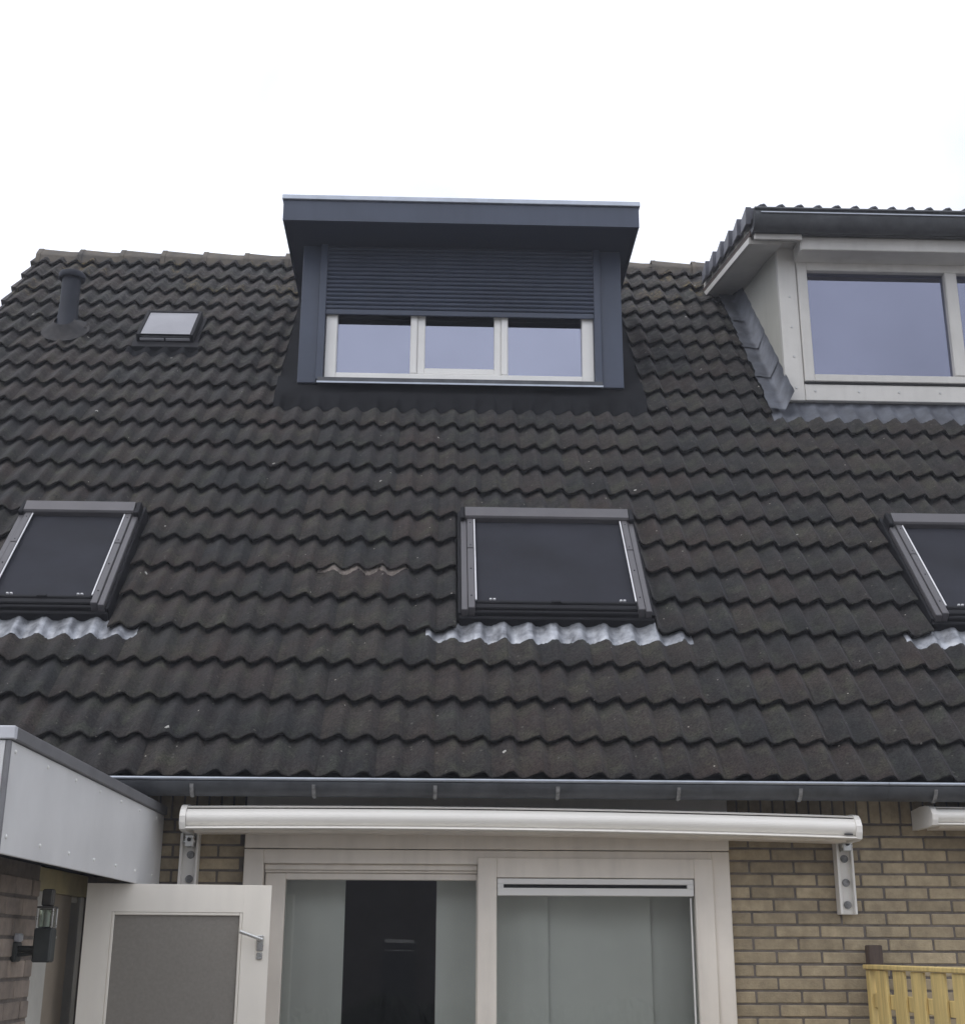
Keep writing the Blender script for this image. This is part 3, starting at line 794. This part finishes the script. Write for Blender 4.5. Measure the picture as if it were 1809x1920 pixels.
# vent pipe
FLSH = mat('weathered_flashing', (.050, .047, .047), .8, .25, 12, .5, 40, col2=(.026, .026, .028), spec=.2)
pc = (-3.225, 10.46); zr = 4.96
m = MB(); m.lathe(pc, [(.078, zr - .15), (.079, 5.49), (.079, 5.51)])
vp = part('vent_pipe', m, PIPE, roofE)
m = MB(); m.lathe(pc, [(.0, 5.585), (.070, 5.573), (.106, 5.556), (.112, 5.545), (.112, 5.507), (.106, 5.50), (.080, 5.499)]); part('cap', m, PIPE, vp)
m = MB(); m.lathe(pc, [(.080, zr + .30), (.084, zr + .20), (.098, zr + .10), (.130, zr + .02)]); part('collar', m, PIPE, vp)
m = MB()
def fl(u, v):
    a = 2 * math.pi * u; r = .08 + .12 * v
    x = pc[0] + r * math.cos(a) * 1.0; s = 5.53 + r * math.sin(a) * 1.15
    return RP(x, s, .075 * (1 - v) ** 1.5 + + .022 - .012 * v)
m.grid(28, 5, fl); part('flashing', m, FLSH, vp)

# ---- pale dormer of the neighbouring house
Y2 = 9.66; XR = 5.45
P2 = math.radians(13.7); E2Y, E2Z = 9.36, 5.636
def RQ(x, s, h): return (x, E2Y + s * math.cos(P2) - h * math.sin(P2), E2Z + s * math.sin(P2) + h * math.cos(P2))
ysl = lambda z, h=-.06: EY + ((z - EZ - h * CP) / SP) * CP - h * SP
m = MB(); m.box(2.46, XR + .25, .10, 2.05, -.20, -.06, 0, T=RQ); d2 = part('dormer', m, GREYW, nb)
for q in ((2.722, 2.80), (XR - .08, XR)):
    m = MB(); m.prism([(Y2 + .02, 4.14), (ysl(5.78), 5.78), (Y2 + .02, 5.50)], *q); part('cheek', m, CHEEK, d2)
# verge boards and soffit
m = MB(); m.box(2.448, 2.475, .06, 1.93, -.232, -.175, .003, T=RQ); m.box(2.475, 2.72, .06, 2.0, -.232, -.2015, .002, T=RQ); part('verge_board', m, GREYW, d2)
m = MB(); m.box(2.450, 2.474, .02, 1.95, -.174, -.13, .003, T=RQ); part('verge_batten', m, POST, d2)
d2v, d2n = tile_mesh(0, .30, 0, verge=True).copy(), tile_mesh(0, .30, 0).copy()
d2v.materials[0] = D2T; d2n.materials[0] = D2T
for c in range(10):
    for r in range(6):
        if c > 0 and r > 1: continue
        X0 = 2.4405 + .30 * c
        key = ('d2', c == 0)
        me = d2v if c == 0 else d2n
        p = RQ(X0, r * G - .065, .034)
        piece('roof_tile', me, d2, p, (P2 + random.uniform(-.004, .004), 0, random.uniform(-.006, .006)))
m = MB()
for r in range(2, 7):
    m.box(2.75, XR + .2, r * G - .05, (r + 1) * G - .04, -.06, -.03, 0, T=RQ)
part('roof_tiling', m, TILE, d2, kind='stuff')
# gutter of the dormer
m = MB(); cy, cz, r = 9.33, 5.604, .105
arc = [(cy - r * math.cos(a), cz - r * math.sin(a) * 1.35) for a in [math.pi * i / 14 for i in range(15)]]
inn = [(cy - (r - .006) * math.cos(a), cz - (r - .006) * math.sin(a) * 1.35) for a in [math.pi * i / 14 for i in range(15)]][::-1]
m.prism(arc + inn, 2.455, XR + .2, smooth=True); m.prism(arc, 2.452, 2.458)
g2 = part('gutter', m, ZINC, d2)
m = MB(); m.cyl((2.45, cy - r - .003, cz + .004), (XR + .2, cy - r - .003, cz + .004), .011, n=10); part('bead', m, ZINC, g2)
m = MB(); m.box(2.50, XR + .2, cy - r - .012, cy - r - .003, cz - .038, cz - .028, .001); part('rib', m, ZINCB, g2)
m = MB(); m.box(2.458, XR + .2, 9.375, 9.410, 5.470, 5.57, .003); part('eaves_board', m, ZINC, d2)
m = MB(); m.box(2.476, 2.858, 9.376, 9.400, 5.420, 5.468, .003); part('eaves_end', m, GREYW, d2)
m = MB(); m.box(2.476, XR + .2, 9.415, Y2 + .03, 5.525, 5.545, .002); part('soffit', m, GREYW, d2)
# front boards
m = MB(); m.box(2.718, 2.868, Y2 - .01, Y2 + .04, 4.140, 5.524, .004); part('corner_board', m, GREYW, d2)
m = MB(); m.box(2.870, XR, Y2 - .012, Y2 + .04, 4.142, 4.282, .004); fb = part('front_board', m, GREYW, d2)
for x in (2.95, 3.30, 3.62, 3.95, 4.3):
    m = MB(); m.cyl((x, Y2 - .017, 4.222), (x, Y2 - .011, 4.222), .009, .010, n=8); part('screw', m, STEEL, fb)
for z in (4.25, 4.52, 4.78, 5.05):
    m = MB(); m.cyl((2.80, Y2 - .015, z), (2.80, Y2 - .009, z), .009, .010, n=8); part('screw', m, STEEL, fb)
m = MB(); a0, a1 = Y2 - .03, Y2 + .05
m.box(2.872, 2.952, a0, a1, 4.300, 5.50, .006); m.box(2.952, XR, a0, a1, 4.300, 4.362, .006); m.box(2.952, XR, a0, a1, 5.287, 5.50, .006)
m.box(4.085, 4.185, a0 - .004, a1, 4.362, 5.287, .008); m.box(XR - .08, XR, a0 + .001, a1, 4.362, 5.287, .006)
part('window_frame', m, GREYW, d2)
m = MB(); m.box(2.874, XR, Y2 - .02, Y2 + .03, 4.284, 4.299, 0); part('drip_gap', m, SLOT, d2)
for x0, x1 in ((2.948, 4.09), (4.18, XR - .075)):
    m = MB(); m.box(x0, x1, Y2 + .022, Y2 + .034, 4.355, 5.30, 0); part('pane', m, PANED, d2)
m = MB(); m.prism([(Y2 - .033, 5.466), (Y2 - .240, 5.466), (Y2 - .240, 5.364), (Y2 - .234, 5.358), (Y2 - .033, 5.354)], 2.862, XR)
m.box(2.852, 2.8615, Y2 - .236, Y2 - .035, 5.352, 5.468, .002)
bx = part('shutter_box', m, GREYW, d2)
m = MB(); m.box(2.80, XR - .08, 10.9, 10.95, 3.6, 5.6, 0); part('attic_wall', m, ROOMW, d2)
# lead at the foot and up the cheek
m = MB(); rr = random.Random(8); n = 130; jb = [rr.uniform(-.008, .008) for _ in range(n + 1)]
def l2(u, v):
    i = min(n, int(round(u * n))); x = 2.575 + (XR + .1 - 2.575) * u
    sb = 12.68 * G + jb[i] + .010 * math.sin(x * 9); st = 13 * G + .19
    s_ = sb + (st - sb) * v
    h = .014 - .032 * ((s_ - 12 * G) / G) * (DROP / .032) + wave(x) * (1 - v) ** .5 + .007 + .055 * v * v - (.008 if v == 0 else 0)
    return RP(x, s_, h)
m.grid(n, 5, l2); part('lead_apron', m, LEADDK, d2)
rr = random.Random(4)
for q in range(4):                                   # soakers up the cheek, lapped
    sa, sb = 13 * G - .02 + q * .58, 13 * G + .62 + q * .58
    e = [rr.uniform(-.012, .012) for _ in range(13)]
    def ck(u, v, sa=sa, sb=sb, e=e):
        i = min(12, int(round(v * 12)))
        x = 2.560 + e[i] + (2.724 - 2.560) * min(1, u * 1.0)
        h = (.030 if u < .3 else .020) + .010 * (1 - v) + (.16 if u > .99 else 0) + .004 * math.sin(v * 20)
        return RP(x if u < .99 else 2.7215, sa + (sb - sa) * v, h)
    m = MB(); m.grid(4, 12, ck); part('cheek_flashing', m, LEADDK, d2)

# ------------------------------------------------------------------ awnings
def awning(root_loc, label, x0, x1, tilt, bow, prof_front=6.735, zt=.700, zs=1.0):
    a = thing('awning', root_loc, label, 'awning')
    xm = (x0 + x1) / 2; hw = (x1 - x0) / 2
    T = lambda x, y, z: (x, y, z - tilt * (x - xm) + bow * (1 - ((x - xm) / hw) ** 2))
    d = prof_front - 6.735; e = zt - .700
    def P(pts): return [(y + d, zt + (z - .700) * zs) for y, z in pts]
    m = MB(); m.prism(P([(7.03, .700), (6.90, .712), (6.83, .710), (6.785, .703), (6.765, .694), (6.768, .689), (6.79, .692), (7.03, .66)]), x0 + .03, x1 - .03, T=T, segs=14); part('hood', m, AWN, a)
    arc = [(6.795 - .060 * math.cos(t) * 1.0, .628 + .060 * math.sin(t)) for t in [math.radians(60 - 10 * i) for i in range(13)]]
    m = MB(); m.prism(P([(7.02, .655), (6.80, .687)] + arc + [(6.752, .571), (6.752, .562), (6.80, .560), (7.02, .580)]), x0 + .03, x1 - .03, T=T, segs=14); part('cassette', m, AWN, a)
    m = MB(); m.prism(P([(6.748, .5645), (6.738, .5645), (6.734, .560), (6.738, .555), (6.80, .553), (6.80, .559), (6.752, .5605)]), x0 + .03, x1 - .03, T=T, segs=14); part('lip', m, AWN, a)
    m = MB(); m.prism(P([(6.80, .5595), (6.82, .540), (6.99, .545), (7.00, .578)]), x0 + .06, x1 - .06, T=T, segs=14); part('arm_cover', m, CREAM, a)
    cap = P([(7.035, .55), (7.035, .705), (6.90, .719), (6.82, .716), (6.775, .704), (6.745, .675), (6.728, .635), (6.732, .595), (6.745, .555), (6.80, .545)])
    for c0, c1 in ((x0, x0 + .029), (x1 - .029, x1)):
        m = MB(); m.prism(cap, c0, c1, T=T); part('end_cap', m, AWN, a)
    return a, T
aw, TA = awning((.44, 7.09, .56), 'long white awning cassette mounted across the wall above the sliding doors', -1.262, 2.118, .0078, .016, zt=.657, zs=.78)
for x0, x1 in ((-1.304, -1.210), (2.064, 2.152)):
    m = MB(); zb_ = .178
    m.box(x0, x1, 7.062, 7.094, zb_, .60, .003); m.box(x0, x0 + .014, 7.025, 7.0615, zb_, .56, .002); m.box(x1 - .012, x1, 7.025, 7.0615, zb_, .56, .002)
    br = part('bracket', m, AWN, aw)
    xc = (x0 + x1) / 2 + .005
    for z in (.225, .335, .455):
        m = MB(); m.cyl((xc, 7.050, z), (xc, 7.0615, z), .0125, .0125, n=6); m.cyl((xc, 7.0535, z), (xc, 7.0618, z), .019, .020, n=14); part('bolt', m, GBR, br)
    m = MB(); m.box(xc - .022, xc + .022, 6.985, 7.06, .490, .548, .003); m.cyl((xc - .028, 7.0, .515), (xc + .028, 7.0, .515), .011, n=10)
    hg = part('hinge', m, CHROME, br)
    m = MB(); m.cyl((xc, 6.975, .525), (xc, 6.9845, .525), .010, n=8); part('hinge_pin', m, BLACK, br)
m = MB(); m.box(2.030, 2.073, 6.741, 6.750, .562, .568, .001, T=TA); part('badge', m, BLACK, aw)
aw2, TB = awning((3.9, 7.09, .63), 'white awning cassette end under the gutter of the neighbouring house', 2.490, 5.2, 0.0, 0.0, 6.77, .698, .64)

# ------------------------------------------------------------------ shed (flat-roofed extension) at the left
sh = thing('shed', (-2.6, 5.8, -1.8), 'flat-roofed brick shed with white fascia panels and grey roof edge at left', 'shed')
FX, FY = -1.400, 4.45; FZ0, FZ1 = .288, .648
WX = -1.705; BY0, BY1 = 4.85, 6.02
m = MB(); m.box(-4.6, WX - .003, BY0, BY1, -1.8, FZ0 + .05, 0); m.box(-4.6, WX - .003, 6.86, YW - .01, -1.8, FZ0 + .05, 0); m.box(-4.6, -4.3, BY1, 6.86, -1.8, FZ0 + .05, 0)
swall = part('wall', m, MORTAR, sh)
LB, HB = .225, .081
SB = [brick_mesh('brick', LB - .012, HB - .013, .05, BRICKG, 60 + i) for i in range(4)]
offb = MB()
for j in range(26):
    z = FZ0 - .005 - (j + 1) * HB
    y = BY1 - .006 - (0 if j % 2 else LB / 2)
    first = True
    yy = BY1 - .004
    while yy > BY0 + .05:
        ln = (LB if (j % 2 or not first) else LB / 2) - .012
        first = False
        if seen(WX, yy - ln / 2, z + .04, 30):
            me = random.choice(SB) if ln > .15 else brick_mesh('brick', ln, HB - .013, .05, BRICKG, 9)
            # the mesh runs along +x and faces -y; turned it runs along +y and faces +x
            piece('brick', me, swall, (WX + .003 + random.uniform(-.0015, .002), yy - ln, z + .006), (0, 0, math.pi / 2))
        elif z > -1.75:
            offb.box(WX - .04, WX + .003, yy - ln, yy, z + .006, z + HB - .007, .003)
        yy -= ln + .012
part('brickwork', offb, BRICKG, swall, kind='stuff')
m = MB(); m.box(FX - .012, FX, FY, YW - .045, FZ0, FZ1, .002); fp = part('fascia_panel', m, FASC, sh)
m = MB(); m.box(-4.6, FX - .016, FY - .012, FY, FZ0 - .004, FZ1, .002); fp2 = part('fascia_panel', m, FASC, sh)
m = MB(); m.box(FX - .014, FX + .003, FY - .014, FY - .001, FZ0 - .004, FZ1, .002); part('corner_strip', m, EDGE, sh)
m = MB(); m.box(FX - .05, FX + .014, FY + .01, YW - .045, FZ1 + .003, FZ1 + .046, .003); part('roof_edge', m, EDGE, sh)
m = MB(); m.box(-4.6, FX + .014, FY - .022, FY + .009, FZ1 + .003, FZ1 + .046, .003); part('roof_edge', m, EDGEW, sh)
m = MB(); m.box(-4.6, FX - .05, FY + .01, YW - .05, FZ1 - .05, FZ1 + .02, 0); m.box(-4.6, FX - .013, FY + .005, YW - .05, FZ0 + .052, FZ0 + .075, 0); part('flat_roof', m, EPDM, sh)
scr = MB(); scr.lathe((0, 0), [(.0, .0055), (.004, .005), (.0075, .002), (.008, 0)], 10)
SCM = scr.mesh('screw', WHITE)
for i in range(7):
    y = 4.50 + .392 * i
    for z in (FZ1 - .03, FZ0 + .055):
        piece('screw', SCM, fp, (FX + .0005, y, z), (0, math.pi / 2, 0))
for z in (FZ1 - .03, FZ0 + .055): piece('screw', SCM, fp2, (-1.46, FY - .0125, z), (math.pi / 2, 0, 0))
# door opening
m = MB(); m.box(WX - .12, WX - .004, BY1 + .001, 6.86, .235, .335, .003); part('lintel', m, YELL, sh)
m = MB()
m.box(WX - .11, WX - .006, BY1 + .002, 6.115, -1.79, .234, .004); m.box(WX - .11, WX - .011, 6.115, 6.135, -1.79, .234, .002)
m.box(WX - .11, WX - .012, 6.135, 6.29, -1.79, .234, .004); m.box(WX - .11, WX - .012, 6.79, 6.858, -1.79, .234, .004)
m.box(WX - .11, WX - .03, 6.641, 6.79, .205, .234, .003)
dfr = part('door_frame', m, JAMB, sh)
m = MB(); m.box(WX - .10, WX - .018, 6.291, 6.64, -1.79, .234, .003); part('reveal', m, DARKW, dfr)
m = MB(); m.cyl((WX - .031, 6.33, .045), (WX - .012, 6.33, .045), .011, n=10); m.cyl((WX - .031, 6.31, .105), (WX - .013, 6.31, .105), .006, n=8); part('keyhole', m, BLACK, dfr)
m = MB(); m.box(WX - .030, WX - .010, 6.385, 6.415, .040, .050, .001); part('strike_plate', m, CHROME, dfr)
m = MB(); m.box(WX - .60, WX - .56, 6.1, 6.85, -1.78, .23, 0); part('inner_wall', m, DARKW, sh)
m = MB(); m.box(WX - .36, WX - .112, 6.80, 6.858, -1.79, .234, .003); part('reveal', m, DARKW, dfr)
# open door leaf, hinged on the far jamb of the shed and standing square across the house front
HX, HY = -1.605, 6.44; ang = math.radians(9.5)
ux, uy = math.cos(ang), math.sin(ang)
def TD(u, d, z): return (HX + ux * u - uy * d, HY + uy * u + ux * d, z)
DW, DT, DTOP = .842, .040, .285
m = MB()
m.box(0, .118, 0, DT, -1.77, DTOP, .0008, T=TD); m.box(DW - .128, DW, 0, DT, -1.77, DTOP, .0008, T=TD)
m.box(.118, DW - .128, .0002, DT, DTOP - .125, DTOP - .0002, .0005, T=TD); m.box(.118, DW - .128, .0002, DT, -1.77, -.75, .0005, T=TD)
dr = part('door', m, DOORP, sh, label='cream half-glazed shed door standing open')
m = MB(); m.box(.116, DW - .126, .014, .024, -.76, DTOP - .122, 0, T=TD); part('pane', m, FROST, dr)
m = MB()
m.box(.1185, .132, .002, .0135, -.75, DTOP - .1255, .003, T=TD); m.box(DW - .142, DW - .1285, .002, .0135, -.75, DTOP - .1255, .003, T=TD)
m.box(.132, DW - .142, .002, .0135, DTOP - .139, DTOP - .1255, .003, T=TD); m.box(.132, DW - .142, .002, .0135, -.75, -.736, .003, T=TD)
part('glazing_bead', m, DOORP, dr)
m = MB(); hx = DW - .042; hz = .030
m.box(hx - .016, hx + .016, -.010, 0, hz - .040, hz + .030, .004, T=TD)
m.cyl(TD(hx, -.010, hz + .012), TD(hx, -.048, hz + .012), .009, n=10)
m.cyl(TD(hx + .008, -.046, hz + .010), TD(hx - .098, -.052, hz + .046), .0085, n=10)
m.box(hx - .014, hx + .014, -.008, 0, hz - .078, hz - .048, .003, T=TD)
part('handle', m, CHROME, dr)

# wall lantern on the shed
lx, ly = -1.575, 5.71
ln = thing('wall_lantern', (WX, ly + .01, -.05), 'black square wall lantern on a bracket, fixed to the grey-brown shed brickwork', 'lamp')
LANT = mat('faded_black_lantern', (.045, .050, .046), .6, .2, 12)
m = MB(); m.box(lx - .036, lx + .036, ly - .036, ly + .036, -.056, .076, .006); part('housing', m, LANT, ln)
m = MB(); m.box(lx - .027, lx + .027, ly - .027, ly + .027, .0765, .150, .004); part('lantern_glass', m, LGLASS, ln)
m = MB(); m.cyl((lx, ly, .078), (lx, ly, .135), .013, n=10); m.cyl((lx, ly, .135), (lx, ly, .146), .010, .004, n=10); part('bulb', m, WHITE, ln)
m = MB(); m.box(lx - .034, lx - .027, ly - .034, ly - .027, .077, .152, .001); m.box(lx + .027, lx + .034, ly - .034, ly - .027, .077, .152, .001); m.box(lx - .034, lx - .027, ly + .027, ly + .034, .077, .152, .001); m.box(lx + .027, lx + .034, ly + .027, ly + .034, .077, .152, .001)
part('corner_bar', m, CHROME, ln)
m = MB(); m.box(lx - .022, lx + .022, ly - .022, ly + .022, .1605, .228, .006); m.box(lx - .034, lx + .034, ly - .034, ly + .034, .1525, .160, .003); part('cap', m, mat('faded_lantern_cap', (.085, .08, .07), .7, .15, 12), ln)
m = MB(); m.cyl((WX + .01, ly + .03, -.005), (lx - .03, ly, -.005), .013, n=10); m.cyl((WX + .01, ly + .03, -.03), (lx - .03, ly, -.02), .008, n=8); part('arm', m, LANT, ln)
m = MB(); m.box(WX + .001, WX + .022, ly + .00, ly + .075, -.055, .022, .006); part('wall_plate', m, LANT, ln)
m = MB(); m.box(WX + .001, WX + .030, ly + .01, ly + .055, .0225, .055, .006); part('sensor', m, EDGEW, ln)

# ------------------------------------------------------------------ garden fence on the party line
fx = 2.165
fe = thing('garden_fence', (fx, 6.0, -1.8), 'yellow stained board fence panel running out from the brick wall between the gardens', 'fence')
m = MB(); m.box(fx + .02, fx + .09, 7.0, 7.07, -1.8, .030, .005); part('post', m, POST, fe)
m = MB(); m.box(fx - .025, fx + .045, 5.05, 6.985, -.085, -.063, .004); part('cap_rail', m, FENCE, fe)
m = MB(); m.box(fx - .012, fx + .03, 6.925, 6.98, -1.75, -.0855, .004); part('stile', m, FENCE, fe)
m = MB(); m.box(fx - .012, fx + .03, 5.055, 5.11, -1.75, -.0855, .004); part('stile', m, FENCE, fe)
for z in (-.242, -.62, -1.0, -1.4):
    m = MB(); m.box(fx + .002, fx + .03, 5.112, 6.923, z - .022, z + .045, .003); part('rail', m, FENCE, fe)
bm_ = MB(); bm_.box(-.014, .001, 0, .155, -1.62, .0, .003); BD = bm_.mesh('board', FENCE)
y = 6.925 - .10 - .155
while y > 5.11:
    piece('board', BD, fe, (fx, y, -.0865 + random.uniform(-.001, 0)), (0, 0, random.uniform(-.01, .01))); y -= .255

# ------------------------------------------------------------------ across the garden, behind the photographer (seen only in the glass)
m = MB(); rr = random.Random(12)
def hedge_front(u, v):
    k = 1 if 0 < v else 0
    return (-12 + 24 * u, -9.0 + rr.uniform(-.12, .12), -1.8 + .95 * v + k * (rr.uniform(-.05, .05) + (.10 * math.sin(u * 43) + .06 * math.sin(u * 111)) * v))
m.grid(420, 10, hedge_front, False); m.box(-12, 12, -9.9, -9.25, -1.8, -1.0, 0)
single('hedge', m, HEDGE, (0, -9.4, -1.8), 'low clipped green hedge at the far end of the garden', 'hedge')
oh = thing('opposite_house', (-2, -20, -1.8), 'dark brown brick house with tiled gable roof beyond the hedge', 'house')
m = MB(); m.box(-14, 10, -26, -19, -1.8, 3.6, 0); part('wall', m, REDBR, oh)
m = MB(); m.prism([(-26.4, 3.5), (-18.6, 3.5), (-22.5, 8.2)], -14.3, 10.3); part('roof', m, RIDGE, oh)
for x0, x1, z0, z1 in ((-1.25, -.45, -1.45, .22), (-9.5, -8.0, -1.0, .5), (-6.8, -5.4, 1.6, 2.9), (-1.6, -.2, 1.6, 2.9), (4.6, 6.0, 1.6, 2.9), (7.6, 8.8, -1.0, .5)):
    m = MB(); m.box(x0, x1, -19.0, -18.96, z0, z1, 0); wf_ = part('window', m, BLACK, oh)
    m = MB(); m.box(x0 + .05, x1 - .05, -18.96, -18.93, z1 - .09, z1, 0); m.box(x0 + .05, x1 - .05, -18.96, -18.94, z1 - .27, z1 - .245, 0); part('roller_blind', m, GREYW, wf_)
